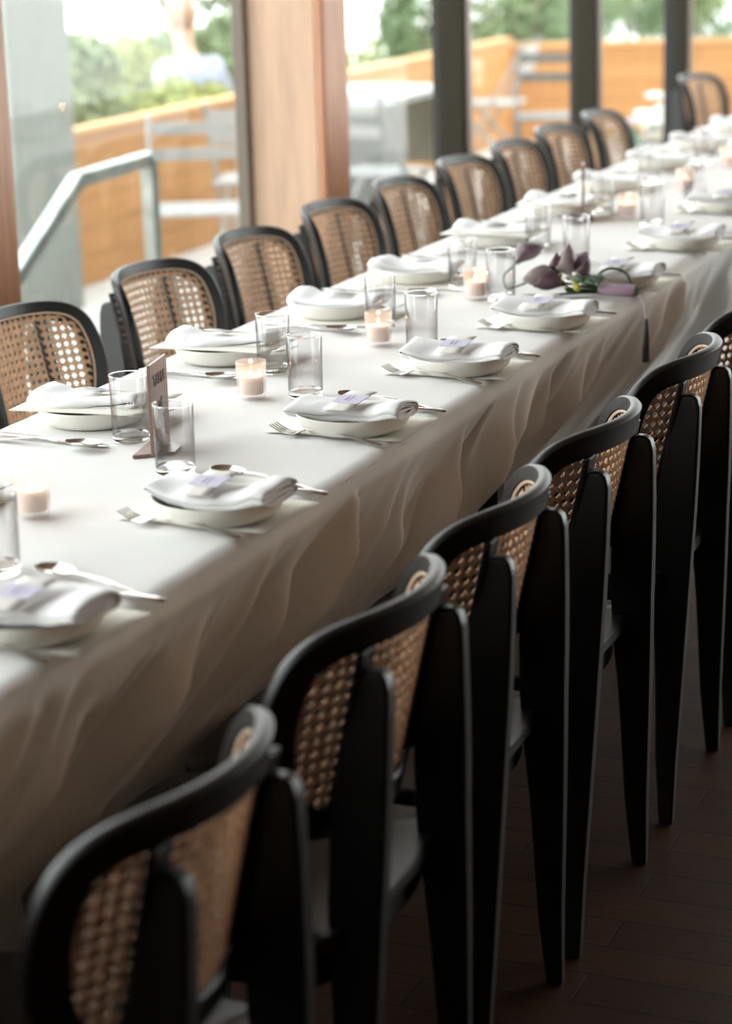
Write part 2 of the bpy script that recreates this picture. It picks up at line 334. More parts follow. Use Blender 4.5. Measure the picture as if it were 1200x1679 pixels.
b = MB(); b.box(-.5, .5, -.42, .42, .72, .76); b.build('tabletop', M['whitepaint'], t, smooth=False, bevel=.004)
b = MB(); b.box(-.46, .46, -.38, -.35, .3, .72); b.box(-.46, .46, .35, .38, .3, .72); b.build('side_panel', M['beige'], t, smooth=False)
for sx in (-1, 1):
    for sy in (-1, 1):
        b = MB(); b.box(sx*.45-.025, sx*.45+.025, sy*.34-.025, sy*.34+.025, 0, .72); b.build('leg', M['whitepaint'], t, smooth=False)
b = MB(); b.box(-.16, .16, -.16, .16, 0, .74); b.box(-.14, .14, -.14, .14, .74, .745); o = b.build('grey_planter_box', M['greypaint'], smooth=False, bevel=.01); o.location = (-3.24, 10.35, -.3); tag(o, 'tall grey planter box beside the white outdoor table', 'planter')

# foliage
def leaves(c, rx, ry, rz, n, size, name, m, parent, rnd):
    b = MB()
    clumps = [(rnd.gauss(0, .5), rnd.gauss(0, .5), rnd.gauss(0, .5)) for _ in range(9)]
    for _ in range(n):
        q = rnd.choice(clumps); p = Vector((q[0]+rnd.gauss(0, .28), q[1]+rnd.gauss(0, .28), q[2]+rnd.gauss(0, .28)))
        if p.length > 1.15: p = p.normalized()*rnd.uniform(.7, 1.15)
        p = Vector((c[0]+p.x*rx, c[1]+p.y*ry, c[2]+p.z*rz))
        a = Vector((rnd.gauss(0, 1), rnd.gauss(0, 1), rnd.gauss(0, 1))).normalized(); d = a.orthogonal().normalized()
        s = size*rnd.uniform(.6, 1.3); e = a.cross(d)
        b.add([p-a*s, p+d*s*.4, p+a*s, p-d*s*.4+e*s*.12], [(0, 1, 2, 3)])
    return b.build(name, m, parent, smooth=False)
TREES = [
 ((-4.62, 10.88, .32), .20, .15, 0, 'C', 'yellowish shrub just in front of the person'),
 ((-5.09, 10.35, .35), .22, .33, 0, 'A', 'small olive green shrub just right of the concrete column'),
 ((-5.75, 11.9, .26), .36, .34, 0, 'C', 'yellowish green shrub behind the cedar wall, left of the person'),
 ((-6.5, 13.1, .30), .5, .36, 0, 'B', 'broad mid green bush farther back behind the cedar wall'),
 ((-5.9, 13.6, .20), .42, .34, 0, 'A', 'olive green shrub behind the person'),
 ((-5.2, 12.9, .36), .30, .30, 0, 'B', 'dense green bush at the right end of the first window'),
 ((-6.53, 14.3, 1.25), .8, .45, 1, 'B', 'slanting tree whose leafy crown hangs over the first window'),
 ((-6.57, 16.0, 1.05), .5, .32, 1, 'B', 'leafy tree at the top right of the first window'),
 ((-5.58, 16.8, .10), .45, .30, 0, 'C', 'low yellowish bush behind the outdoor tables'),
 ((-5.03, 15.95, .45), .24, .45, 1, 'B', 'small green tree left of the wide dark mullion'),
 ((-5.2, 18.1, .45), .36, .55, 1, 'A', 'pale green tree in the left half of the third window'),
 ((-5.0, 19.6, .50), .36, .5, 1, 'B', 'green tree in the middle of the third window'),
 ((-4.75, 18.0, .30), .3, .55, 1, 'B', 'darker green tree in the right half of the third window'),
 ((-5.3, 21.3, .62), .42, .42, 1, 'A', 'pale tree at the left of the fourth window'),
 ((-5.15, 22.6, .5), .38, .38, 1, 'B', 'green tree at the right of the fourth window'),
 ((-4.95, 24.5, .10), .40, .30, 0, 'B', 'low bush behind the fence in the last window'),
 ((-4.7, 24.0, .55), .34, .38, 1, 'A', 'pale tree in the last window at the top right'),
]
for i, (c, rr, rz, tr, k, lb) in enumerate(TREES):
    rnd = random.Random(100+i)
    r = empty('tree' if tr else 'shrub', (c[0], c[1], -2.0)); tag(r, lb, 'tree' if tr else 'shrub', 'trees and shrubs beyond the terrace')
    h = c[2]+2.0; leaves((0, 0, h), rr*1.35, rr*1.6, rz*1.3, 2600 if not tr else 1900, .045 if not tr else .05, 'foliage', M['leaf'+k], r, rnd)
    b = MB(); lean = rnd.uniform(-.25, .25)
    if i == 6:
        b.tube([(.6, -.2, 0), (.45, -.15, 1.6), (.2, -.1, 2.5), (-.1, 0, 3.1), (-.3, .1, 3.9)], [.07, .06, .05, .045, .02], 8)
        b.tube([(.42, -.15, 1.9), (.75, .6, 2.6), (.9, 1.0, 3.4)], [.04, .035, .015], 8)
    else:
        b.tube([(lean, 0, 0), (lean*.5, .03, h*.5), (0, 0, h), (-lean*.3, .02, h+rz*.7)], [.04, .035, .025, .008], 8)
    for q in range(4):
        a = rnd.uniform(0, 6.28); b.tube([(0, 0, h-rz*.5), (math.cos(a)*rr*.7, math.sin(a)*rr*.7, h+rz*rnd.uniform(.1, .6))], [.015, .005], 6)
    b.build('trunk', M['bark'], r)

# flower tub on the terrace
ft = empty('flower_tub', (-2.04, 12.05, -.3)); tag(ft, 'tall pale vase of white, lilac and cream flowers on the terrace', 'flowers')
b = MB(); b.lathe([(0, 0), (.10, 0), (.10, .02), (.14, .16), (.13, .3), (.11, .34), (.10, .34), (.10, .05), (0, .05)], 24); b.build('vase', mat('pale_ceramic', (.55, .46, .44), .4), ft)
rnd = random.Random(5)
for nm, mt, n in (('lilac_bloom', 'pinkbloom', 9), ('cream_bloom', 'creambloom', 9), ('white_bloom', 'whitebloom', 12)):
    for _ in range(n):
        a = rnd.uniform(0, 6.28); q = rnd.uniform(0, .22); z = .38+rnd.uniform(0, .36)*(1-q/.4); b = MB()
        for k in range(9):
            t_ = k/9*6.28; b.ball((math.cos(a)*q+.028*math.cos(t_), math.sin(a)*q+.028*math.sin(t_), z+.01*(k % 2)), .024, 1, 1, .7, 6)
        b.build(nm, M[mt], ft)
leaves((0, 0, .46), .2, .2, .18, 160, .035, 'leaves', M['sage'], ft, rnd)

ft.scale = (1.5, 1.5, .9)
# figure modelled outside in place of a reflection in the pane
pe = empty('person', (-4.77, 11.30, -.86)); pe.rotation_euler = (0, 0, R(60)); tag(pe, 'person in a pale blue shirt standing in for a reflection in the first window', 'person')
def skin_obj(name, verts, edges, radii, mt, parent, root=0, sub=2):
    me = bpy.data.meshes.new(name); me.from_pydata(verts, edges, []); me.materials.append(mt)
    o = bpy.data.objects.new(name, me); C.objects.link(o); o.parent = parent
    md = o.modifiers.new('skin', 'SKIN')
    me.skin_vertices[0].data
    for i, r_ in enumerate(radii):
        sv = me.skin_vertices[0].data[i]; sv.radius = r_ if isinstance(r_, tuple) else (r_, r_); sv.use_root = (i == root)
    md.use_smooth_shade = True
    o.modifiers.new('sub', 'SUBSURF').levels = sub; o.modifiers['sub'].render_levels = sub
    return o
for nm, pars in (('body', 0),):
    V = [(0, 0, .95), (0, .02, 1.15), (0, .05, 1.36), (0, .08, 1.50), (0, .10, 1.58), (0, .13, 1.68), (0, .12, 1.76),
         (.17, .05, 1.42), (.25, .02, 1.18), (.22, .2, .98), (-.17, .05, 1.42), (-.25, .02, 1.18), (-.22, .2, .98),
         (.1, 0, .88), (.11, .03, .48), (.11, -.02, .06), (.11, .12, .03), (-.1, 0, .88), (-.11, .03, .48), (-.11, -.02, .06), (-.11, .12, .03)]
    E_ = [(0, 1), (1, 2), (2, 3), (3, 4), (4, 5), (5, 6), (2, 7), (7, 8), (8, 9), (2, 10), (10, 11), (11, 12), (0, 13), (13, 14), (14, 15), (15, 16), (0, 17), (17, 18), (18, 19), (19, 20)]
    RR = [(.15, .10), (.14, .10), (.15, .10), .055, .055, (.085, .10), (.065, .08), .05, .042, .03, .05, .042, .03, .08, .058, .04, .03, .08, .058, .04, .03]
    # fingers
    hands = []
    for s in (9, 12):
        base = Vector(V[s]); V.append(tuple(base+Vector((0, .07, -.03)))); E_.append((s, len(V)-1)); RR.append((.035, .018)); hb = len(V)-1
        for k, l in enumerate((.05, .06, .065, .055)):
            V.append(tuple(Vector(V[hb])+Vector(((k-1.5)*.02, .05, -.01)))); E_.append((hb, len(V)-1)); RR.append(.009)
            V.append(tuple(Vector(V[-1])+Vector((0, l*.6, -.02)))); E_.append((len(V)-2, len(V)-1)); RR.append(.008)
        V.append(tuple(base+Vector((.035 if s == 12 else -.035, .06, -.02)))); E_.append((s, len(V)-1)); RR.append(.011)
    skin_obj('body', V, E_, RR, M['skin'], pe)
b = MB(); b.ball((0, .115, 1.735), .112, .86, 1.0, 1.05, 14); b.build('hair', M['hair'], pe)
b = MB(); b.ball((0, .235, 1.67), .018, .8, 1, 1.3, 8); b.build('nose', M['skin'], pe)
for s in (-1, 1):
    b = MB(); b.ball((s*.088, .13, 1.68), .028, .4, .8, 1.1, 8); b.build('ear', M['skin'], pe)
    b = MB(); b.ball((s*.032, .222, 1.705), .010, 1, .6, .7, 8); b.build('eye', M['gasket'], pe)
b = MB(); b.ball((0, .222, 1.63), .022, 1, .4, .25, 8); b.build('mouth', M['ribbon'], pe)
skin_obj('shirt', [(0, 0, .92), (0, .02, 1.15), (0, .05, 1.37), (0, .07, 1.47), (.19, .05, 1.42), (.26, .02, 1.18), (-.19, .05, 1.42), (-.26, .02, 1.18)],
         [(0, 1), (1, 2), (2, 3), (2, 4), (4, 5), (2, 6), (6, 7)], [(.17, .12), (.165, .12), (.175, .12), .075, .07, .055, .07, .055], M['shirt'], pe)
skin_obj('trousers', [(0, 0, .95), (.1, 0, .86), (.11, .03, .48), (.11, -.01, .09), (-.1, 0, .86), (-.11, .03, .48), (-.11, -.01, .09)],
         [(0, 1), (1, 2), (2, 3), (0, 4), (4, 5), (5, 6)], [(.165, .115), .095, .075, .06, .095, .075, .06], M['trousers'], pe)
b = MB(); b.box(-1.5, 1.5, -1.5, 1.5, -1.1, 0); o = b.build('terrace_landing', M['deck'], smooth=False); o.location = (-6.1, 11.6, -.86); struct(o)

# ------------------------------------------------------------------ table and cloth
tb = empty('banquet_table', (-.047, 4.2, 0)); tag(tb, 'long narrow banquet table hidden under the white tablecloth', 'table')
b = MB(); b.box(-.325, .325, -5.2, 5.2, .722, .75); b.build('tabletop', M['walnut'], tb, smooth=False)
for y in (-4.8, -1.6, 1.6, 4.8):
    for s in (-1, 1):
        b = MB(); b.box(s*.2-.02, s*.2+.02, y-.02, y+.02, 0, .722); b.build('leg', M['black'], tb, smooth=False)
rnd = random.Random(11)
EDGE = .030
SEATY = [-.06, .424, .95, 1.42, 1.868, 2.39, 2.88, 3.37, 3.86, 4.34, 4.83, 5.3, 5.8, 6.3, 6.8, 7.3, 7.8]
folds = []
y = -1.3
while y < 9.6:
    y += rnd.uniform(.035, .12)
    folds.append((y, rnd.uniform(.011, .032), rnd.uniform(.018, .048)*rnd.choice((1, 1, 1, -.8)), rnd.uniform(-.03, .10), rnd.uniform(.05, .5)))
pulls = [(ys-.5*(.46), .05) for ys in SEATY]
def fold_amp(yy, d):
    s = 0
    for (fy, wd, am, st, sl) in folds:
        if d < st: continue
        c = fy-sl*(d-st)
        k = (yy-c)/(wd*(1+1.8*(d-st)/.4))
        if abs(k) < 3: s += am*min(1, (d-st)/.10)*(math.exp(-k*k)-.25*math.exp(-(k-1.6)**2))*(1.15+1.6*d)
    return s
HEM = .64
def cloth_pt(sx, yy):
    # sx : signed distance from table centre line along the cloth
    half = .333
    side = 1 if sx > 0 else -1; a = abs(sx)
    r = EDGE; flat = half-r
    n1 = noise.noise(Vector((sx*3.0, yy*2.2, 1.7)))*.0014+noise.noise(Vector((sx*3.5+yy*2, yy*22, 4.1)))*.0011
    if a <= flat: return (-.047+sx, yy, TZ+n1)
    arc = r*math.pi/2
    if a <= flat+arc:
        t = (a-flat)/r
        x = flat+r*math.sin(t); z = TZ-r*(1-math.cos(t))
        d = 0; f = fold_amp(yy, .0) if side > 0 else 0
        wv = noise.noise(Vector((yy*14, 3.3, side)))*.0022*(t/1.57)
        return (-.047+side*(x+wv), yy, z+n1*(1-t/1.57))
    d = a-flat-arc
    wv = noise.noise(Vector((yy*14, 3.3, side)))*.0022
    inward = .52*min(d, .34)+.05*max(0, d-.34) if side > 0 else .12*d
    f = fold_amp(yy, d)*(1-.6*min(1, max(0, (d-.16)/.14))) if side > 0 else .02*math.sin(yy*18)*d
    big = noise.noise(Vector((yy*4.5+d*1.6, d*1.2, 8)))*.022*min(1, d/.2)
    # the cloth bellies out between the seats and tucks in where each seat pushes under it
    return (-.047+side*(half-inward+f+wv+(big if side > 0 else 0)), yy-.22*d*(1 if side > 0 else 0), TZ-r-d*.93+.012*math.sin(yy*9)*d)
NY = 2300; ya, yb = -1.2, 9.45
svals = []
half = .333; flat = half-EDGE; arc = EDGE*math.pi/2
svals += [-(flat+arc+HEM*k/16) for k in range(16, 0, -1)]
svals += [-(flat+arc*k/6) for k in range(6, 0, -1)]
svals += [-flat+2*flat*k/26 for k in range(27)]
svals += [flat+arc*k/8 for k in range(1, 9)]
svals += [flat+arc+HEM*k/56 for k in range(1, 57)]
b = MB(); ns = len(svals)
vs = [cloth_pt(s, ya+(yb-ya)*i/(NY-1)) for i in range(NY) for s in svals]
fs = [(i*ns+j, i*ns+j+1, (i+1)*ns+j+1, (i+1)*ns+j) for i in range(NY-1) for j in range(ns-1)]
b.add(vs, fs); cl = b.build('tablecloth', M['cloth']); tag(cl, 'long ivory white tablecloth draped over the banquet table with folds down its side', 'tablecloth')
cl.data.set_sharp_from_angle(angle=R(180))

# ------------------------------------------------------------------ cane chair
OUT = [(0, .806), (.075, .805), (.135, .801), (.176, .789), (.202, .765), (.214, .730), (.218, .69), (.215, .65), (.205, .61), (.187, .573), (.160, .548), (.12, .535), (.065, .530), (0, .529)]
def smooth_closed(half):
    pts = half+[(-x, z) for x, z in reversed(half[1:-1])]
    n = len(pts); out = []
    for i in range(n):
        p0, p1, p2, p3 = (Vector((*pts[(i+k) % n], 0)) for k in (-1, 0, 1, 2))
        for t in (0, .25, .5, .75):
            out.append(.5*((2*p1)+(-p0+p2)*t+(2*p0-5*p1+4*p2-p3)*t*t+(-p0+3*p1-3*p2+p3)*t**3))
    return [(p.x, p.y) for p in out]
OL = smooth_closed(OUT)
def offset(poly, d):
    n = len(poly); out = []
    for i in range(n):
        a = Vector(poly[i-1]); c = Vector(poly[(i+1) % n]); t = (c-a).normalized(); nrm = Vector((t.y, -t.x))
        cx, cz = 0, .67
        if nrm.dot(Vector((cx, cz))-Vector(poly[i])) < 0: nrm = -nrm
        out.append((poly[i][0]+nrm.x*d, poly[i][1]+nrm.y*d))
    return out
def surf(u, z, t=0):
    """u across, z up, t towards the sitter"""
    k = u/.218
    y = -.245+.095*k*k+.22*(.806-z)
    slope = 2*.095*k/.218
    nx, ny = -slope, 1; l = math.hypot(nx, ny); nx /= l; ny /= l
    x = u*(1-.085*k*k)
    return (x+nx*t, y+ny*t, z+.20*t)
def inside(poly, x, y):
    c = False; n = len(poly); j = n-1
    for i in range(n):
        xi, yi = poly[i]; xj, yj = poly[j]
        if (yi > y) != (yj > y) and x < (xj-xi)*(y-yi)/(yj-yi)+xi: c = not c
        j = i
    return c
def make_chair():
    root = empty('cane_back_chair')
    # frame ring
    b = MB(); n = len(OL); W = .022; T = .0085; WB = .040
    prof = [(.0, -T+.004), (.003, -T), (WB-.003, -T), (WB, -T+.003), (W+.003, T-.004), (W, T), (.003, T), (.0, T-.004)]
    rings = [offset(OL, d) for d, t in prof]
    vs = [surf(*rings[k][i], prof[k][1]) for i in range(n) for k in range(8)]
    fs = [(i*8+k, i*8+(k+1) % 8, ((i+1) % n)*8+(k+1) % 8, ((i+1) % n)*8+k) for i in range(n) for k in range(8)]
    b.add(vs, fs); fr = b.build('backrest_frame', M['black'], root)
    # rattan spline
    inn = offset(OL, W+.002)
    b = MB(); pts = [surf(u, z, .004) for u, z in inn]; pts.append(pts[0]); b.tube(pts, .0032, 6, cap=False)
    b.build('cane_spline', M['cane_rim'], fr)
    # woven cane
    clip = offset(OL, W-.002); clip2 = offset(OL, W+.010)
    b = MB(); p = .0158
    def strand(f, a0, a1, wd, t0, ph, polyc):
        nseg = int((a1-a0)/(p/2)); pr = None
        for i in range(nseg+1):
            a = a0+(a1-a0)*i/nseg; u, z = f(a)
            if inside(polyc, u, z):
                du = Vector(f(a+.001))-Vector(f(a-.001)); du.normalize(); nn = Vector((-du.y, du.x))*wd/2
                tt = t0+(.0006 if (i+ph) % 2 else -.0006)
                cur = [surf(u-nn.x, z-nn.y, tt-.0004), surf(u+nn.x, z+nn.y, tt-.0004), surf(u+nn.x, z+nn.y, tt+.0004), surf(u-nn.x, z-nn.y, tt+.0004)]
                if pr: b.add(pr+cur, [(0, 1, 5, 4), (1, 2, 6, 5), (2, 3, 7, 6), (3, 0, 4, 7)])
                pr = cur
            else: pr = None
    for k in range(-15, 16):
        for dd in (-.0015, .0015):
            strand(lambda a, k=k, dd=dd: (k*p+dd, a), .52, .82, .0025, .001, k, clip)
    for k in range(-2, 20):
        for dd in (-.0015, .0015):
            strand(lambda a, k=k, dd=dd: (a, .53+k*p+dd), -.24, .24, .0025, .001, k+1, clip)
    for k in range(-34, 36):
        strand(lambda a, k=k: (k*p+p/2+(a-.53), a), .53, .83, .0023, .0022, k, clip)
        strand(lambda a, k=k: (k*p+p/2-(a-.53), a), .53, .83, .0023, -.0002, k, clip)
    # edge band where the weave runs into its groove
    m = len(inn); i2 = offset(OL, W+.009)
    vs = []
    for i in range(m): vs += [surf(*clip[i], .0002), surf(*i2[i], .0008)]
    b.add(vs, [(2*i, 2*i+1, (2*i+3) % (2*m), (2*i+2) % (2*m)) for i in range(m)])
    b.build('cane_panel', M['cane'], root, smooth=False)
    # back supports + rear legs
    for s in (-1, 1):
        b = MB(); ys = []
        zz = [.556, .60, .66, .72, .766]
        vs = []
        for z in zz:
            q = surf(s*.113, z, -.004)
            wd = .021
            for (dx, dy) in ((-wd, 0), (wd, 0), (wd, -.010), (-wd, -.010)): vs.append((q[0]+dx, q[1]+dy, z))
        b.add(vs, [(i*4+k, i*4+(k+1) % 4, (i+1)*4+(k+1) % 4, (i+1)*4+k) for i in range(4) for k in range(4)]+[(3, 2, 1, 0), (16, 17, 18, 19)])
        b.build('back_support', M['black'], root, smooth=False, bevel=.003)
        b = MB(); prof = []
        # (z, inner x, outer x, y centre)
        rows = [(0, .168, .190, -.202, -.226), (.12, .157, .181, -.192, -.229), (.30, .140, .166, -.186, -.237), (.40, .130, .157, -.180, -.241), (.48, .122, .150, -.178, -.244), (.55, .117, .144, -.180, -.247), (.62, .112, .138, -.188, -.249), (.69, .107, .132, -.199, -.250), (.722, .105, .129, -.207, -.250), (.738, .105, .128, -.214, -.246), (.745, .106, .126, -.224, -.238)]
        vs = []
        for z, xi, xo, yf, yb_ in rows:
            for (x, yy) in ((xi, yb_), (xo, yb_), (xo, yf), (xi, yf)): vs.append((s*x, yy, z))
        nn = len(rows)
        b.add(vs, [(i*4+k, i*4+(k+1) % 4, (i+1)*4+(k+1) % 4, (i+1)*4+k) for i in range(nn-1) for k in range(4)]+[(3, 2, 1, 0), tuple((nn-1)*4+k for k in range(4))])
        b.build('leg', M['black'], root, bevel=.004)
        b = MB(); rows = [(0, .012, .187, .165), (.40, .027, .180, .148)]
        vs = []
        for z, h_, x, yy in rows:
            for dx, dy in ((-h_, -h_*.8), (h_, -h_*.8), (h_, h_*.8), (-h_, h_*.8)): vs.append((s*x+dx, yy+dy, z))
        b.add(vs, [(k, (k+1) % 4, 4+(k+1) % 4, 4+k) for k in range(4)]+[(3, 2, 1, 0), (4, 5, 6, 7)])
        b.build('leg', M['black'], root, smooth=False, bevel=.004)
    def seat_outline(g=0):
        pts = [(0, .204), (.11, .203), (.165, .199), (.202, .186), (.220, .155), (.222, .10), (.214, .0), (.198, -.12), (.188, -.185), (.10, -.205), (0, -.208)]
        return [(x*(1-g/.22), y*(1-g/.22)) for x, y in pts]
    def slab(name, g, z0, z1, mt, dish=0):
        oo = smooth_closed(seat_outline(g)); n = len(oo); b = MB()
        rows = [(0, z0), (1, z0), (1, z1-.003), (.985, z1), (.7, z1-dish*.5), (.35, z1-dish), (0, z1-dish)]
        vs = []
        for s_, z in rows: vs += [(x*s_ if s_ else 0, y*s_ if s_ else 0, z) for x, y in oo]
        b.add(vs, [(r_*n+i, r_*n+(i+1) % n, (r_+1)*n+(i+1) % n, (r_+1)*n+i) for r_ in range(len(rows)-1) for i in range(n)])
        return b.build(name, mt, root)
    slab('seat', 0, .428, .446, M['seat'], .004)
    slab('seat_frame', .022, .375, .428, M['black'])
    return root
chair = Proto(make_chair())
def place_chair(x, y, rz, label, group):
    c = chair.get(); c.location = (x, y, 0); c.rotation_euler = (0, 0, rz); tag(c, label, 'chair', group); return c
LCH = [2.43, 2.97, 3.465, 3.975, 4.445, 4.96, 5.42, 5.88, 6.40]
for i, y in enumerate(LCH):
    place_chair(-.55+random.uniform(-.006, .006), y, R(-90+random.uniform(-1.5, 1.5)), 'black cane back chair on the window side, %s to the camera' % nth(i), 'cane back chairs along the window side')
place_chair(-.60, 7.95, R(-98), 'black cane back chair standing apart at the far end of the window side', 'cane back chairs along the window side')
RCH = [.47, 1.01, 1.45, 1.905, 2.43, 2.93, 3.45]
for i, y in enumerate(RCH):
    place_chair(0.405 if i == 0 else .38 if i == 1 else .37, y, R(90+random.uniform(-1, 1)), 'black cane back chair on the dark room side, %s to the camera' % nth(i), 'cane back chairs along the room side')

# ------------------------------------------------------------------ tableware prototypes (origin at their base)
def make_plate():
    b = MB(); b.lathe([(0, .0), (.066, .0), (.074, .002), (.083, .010), (.0895, .024), (.091, .0285), (.0905, .030), (.088, .029), (.082, .016), (.074, .009), (.062, .007), (0, .0065)], 64)
    # small lathe: centre closed by tiny radius
    return b.build('plate', M['plate'], weld=True)
def make_tumbler_mesh():
    r = empty('tumbler'); H = .103
    b = MB(); b.lathe([(.0288, .0125), (.0297, H-.001), (.0293, H), (.0288, H-.001), (.0280, .0125)], 56, closed=True)
    b.build('glass_wall', M['glass_wall'], r)
    b = MB(); b.lathe([(.02925+.00085*math.cos(q*math.pi/4), H+.0003+.00085*math.sin(q*math.pi/4)) for q in range(8)], 56, closed=True); b.build('rim', M['glass'], r)
    b = MB(); b.lathe([(0, .0), (.0262, 0), (.0280, .0015), (.0287, .005), (.0288, .0123), (.0270, .0122), (.022, .0108), (0, .0104)], 56)
    b.build('glass_base', M['glass'], r, weld=True); return r
def make_votive():
    r = empty('votive_candle')
    rib = lambda t: .012*math.cos(36*t)
    b = MB(); b.lathe([(0, 0), (.021, 0), (.0225, .002), (.0225, .005)], 144)
    b.lathe([(.0225, .005), (.0232, .009), (.0252, .056), (.0256, .060)], 144, rib=rib)
    b.lathe([(.0256, .060), (.0250, .0625), (.0240, .0615), (.0222, .012), (.018, .008), (0, .0075)], 144)
    o = b.build('glass_holder', M['ribbed'], r, weld=True)
    b = MB(); b.lathe([(0, .0080), (.0190, .0080), (.0195, .010), (.0198, .036), (.0185, .0375), (.016, .0362), (0, .0355)], 32); b.build('candle', M['wax'], r, weld=True)
    b = MB(); b.tube([(0, 0, .0350), (0, 0, .041)], .0006, 6); b.build('wick', M['gasket'], r)
    b = MB(); b.lathe([(0, .0395), (.0020, .0410), (.0026, .0430), (.0020, .046), (.0009, .0490), (0, .0505)], 14); b.build('flame', M['flame'], r, weld=True)
    l = bpy.data.lights.new('candlelight', 'POINT'); l.energy = .05; l.color = (1, .62, .32); l.shadow_soft_size = .004
    lo = bpy.data.objects.new('candlelight', l); C.objects.link(lo); lo.parent = r; lo.location = (0, 0, .0535)
    return r
# cutlery lies along +x: handle end at x = +.095, head at x = -.095
def ribbon(b, rows):
    """rows: (x, halfwidth, z, thickness, dish)"""
    n = 9; vs = []
    for (x, hw, z, th, dish) in rows:
        top = []; bot = []
        for k in range(n):
            t = -1+2*k/(n-1); zz = z-dish*(1-t*t)
            e = math.sqrt(max(0, 1-t*t*.96))
            top.append((x, t*hw, zz+th*.5*e)); bot.append((x, t*hw, zz-th*.5*e))
        vs += top+bot[::-1]
    m = 2*n
    fs = [(i*m+k, i*m+(k+1) % m, (i+1)*m+(k+1) % m, (i+1)*m+k) for i in range(len(rows)-1) for k in range(m)]
    fs += [tuple(range(m-1, -1, -1)), tuple((len(rows)-1)*m+k for k in range(m))]
    b.add(vs, fs)
HANDLE = [(-.035, .0024, .0125, .0026, 0), (-.01, .0026, .0135, .0028, 0), (.02, .0034, .0120, .0028, 0), (.05, .0052, .0080, .0026, 0), (.08, .0075, .0040, .0024, 0), (.091, .0076, .0026, .0022, 0), (.096, .0052, .0020, .0018, 0), (.0975, .0015, .0018, .001, 0)]
def make_spoon():
    r = empty('spoon')
    b = MB(); ribbon(b, HANDLE); b.build('handle', M['steel'], r)
    b = MB(); rows = []
    for k in range(15):
        t = k/14; x = -.096+.061*t
        hw = .0195*math.sqrt(max(0.004, 1-((t-.42)/(.43 if t < .42 else .60))**2)) if t < .97 else .0032
        rows.append((x, hw, .010+.0035*(1-t)+.002*t, .0012, .0075*min(1, hw/.0195)**1.2))
    rows[-1] = (-.0345, .0024, .0125, .0026, 0)
    ribbon(b, rows); b.build('bowl', M['steel'], r); return r
def make_fork():
    r = empty('fork')
    b = MB(); ribbon(b, HANDLE); b.build('handle', M['steel'], r)
    b = MB(); ribbon(b, [(-.062, .0118, .0048, .0016, .0005), (-.056, .0122, .0048, .0018, .0010), (-.050, .0105, .0060, .0020, .0012), (-.044, .0055, .0090, .0022, .0004), (-.035, .0024, .0125, .0026, 0)]); b.build('head', M['steel'], r)
    b = MB()
    for k in range(4):
        y = (k-1.5)*.0064
        vs = []
        pts = [(-.060, .0048), (-.072, .0060), (-.084, .0100), (-.096, .0160)]
        for i, (x, z) in enumerate(pts):
            h = (.0017, .0016, .0013, .0007)[i]
            vs += [(x, y-h, z-.0007), (x, y+h, z-.0007), (x, y+h, z+.0007), (x, y-h, z+.0007)]
        b.add(vs, [(i*4+q, i*4+(q+1) % 4, (i+1)*4+(q+1) % 4, (i+1)*4+q) for i in range(3) for q in range(4)]+[(0, 1, 2, 3), (15, 14, 13, 12)])
    b.build('tines', M['steel'], r, smooth=False); return r
def make_knife():
    r = empty('knife')
    b = MB(); ribbon(b, [(0.0, .0050, .0040, .0050, 0), (.03, .0055, .0042, .0058, 0), (.07, .0065, .0042, .0060, 0), (.092, .0068, .0040, .0055, 0), (.099, .0050, .0036, .0042, 0), (.101, .0018, .0034, .002, 0)]); b.build('handle', M['steel'], r)
    b = MB(); ribbon(b, [(-.108, .0010, .0026, .0010, 0), (-.100, .0060, .0026, .0012, 0), (-.07, .0088, .0028, .0014, 0), (-.03, .0086, .0032, .0016, 0), (-.005, .0062, .0038, .0030, 0), (.001, .0050, .0040, .0048, 0)]); b.build('blade', M['steel'], r); return r
def make_napkin(seed):
    """folded cloth: fold at -x, the layered open ends at +x; guest sits at +x"""
    rnd = random.Random(seed); b = MB(); L = .083; Wd = .048
    off = rnd.uniform(0, 50)
    for lay, (rad, cz) in enumerate(((.0115, .0115), (.0072, .0115), (.0032, .0115))):
        N = 46; V_ = 26
        def fn(i, j):
            u = i; v = -1+2*j
            # path around the fold
            L2 = L-.0015*lay
            tot = 2*(L+L2)+math.pi*rad; s = u*(2*L*2+math.pi*rad)
            if s < 2*L: x = L-s; z = -rad; 
            elif s < 2*L+math.pi*rad:
                a = (s-2*L)/rad; x = -L-rad*math.sin(a); z = -rad*math.cos(a)
            else: x = -L+(s-2*L-math.pi*rad); z = rad
            x = x*1.0+rad*.6-.004*(2-lay)*(1 if x < -L*.9 else 0)
            e = (1-abs(v)**3.2)**.5 if abs(v) < 1 else 0
            e = .16+.84*e
            z = z*e
            w = Wd*(1+.07*math.sin(x*22+off))
            y = v*w*(1-.02*lay)+.006*math.sin(x*30+off*2)
            # resting on the rim at both ends, dipping in the middle, wrinkles on top
            zz = cz+z+.0075*((x/L)**2)-.003
            zz += noise.noise(Vector((x*16+off, y*13, lay*.15)))*.0085*(.4+.6*(z > 0))
            zz += noise.noise(Vector((x*38+off, y*26, 5)))*.0022
            if x > L*.55: zz += .006*math.sin((x-L*.55)/L*3.4)*(1-v*.35)-.010*max(0, (x-L*.82)/L)*2
            y += .010*noise.noise(Vector((x*12, off, 3)))
            return (x, y, zz)
        b.grid(fn, N, V_)
    o = b.build('napkin', M['napkin']); o.data.set_sharp_from_angle(angle=R(180))
    md = o.modifiers.new('solid', 'SOLIDIFY'); md.thickness = .0022; md.offset = 0
    return o
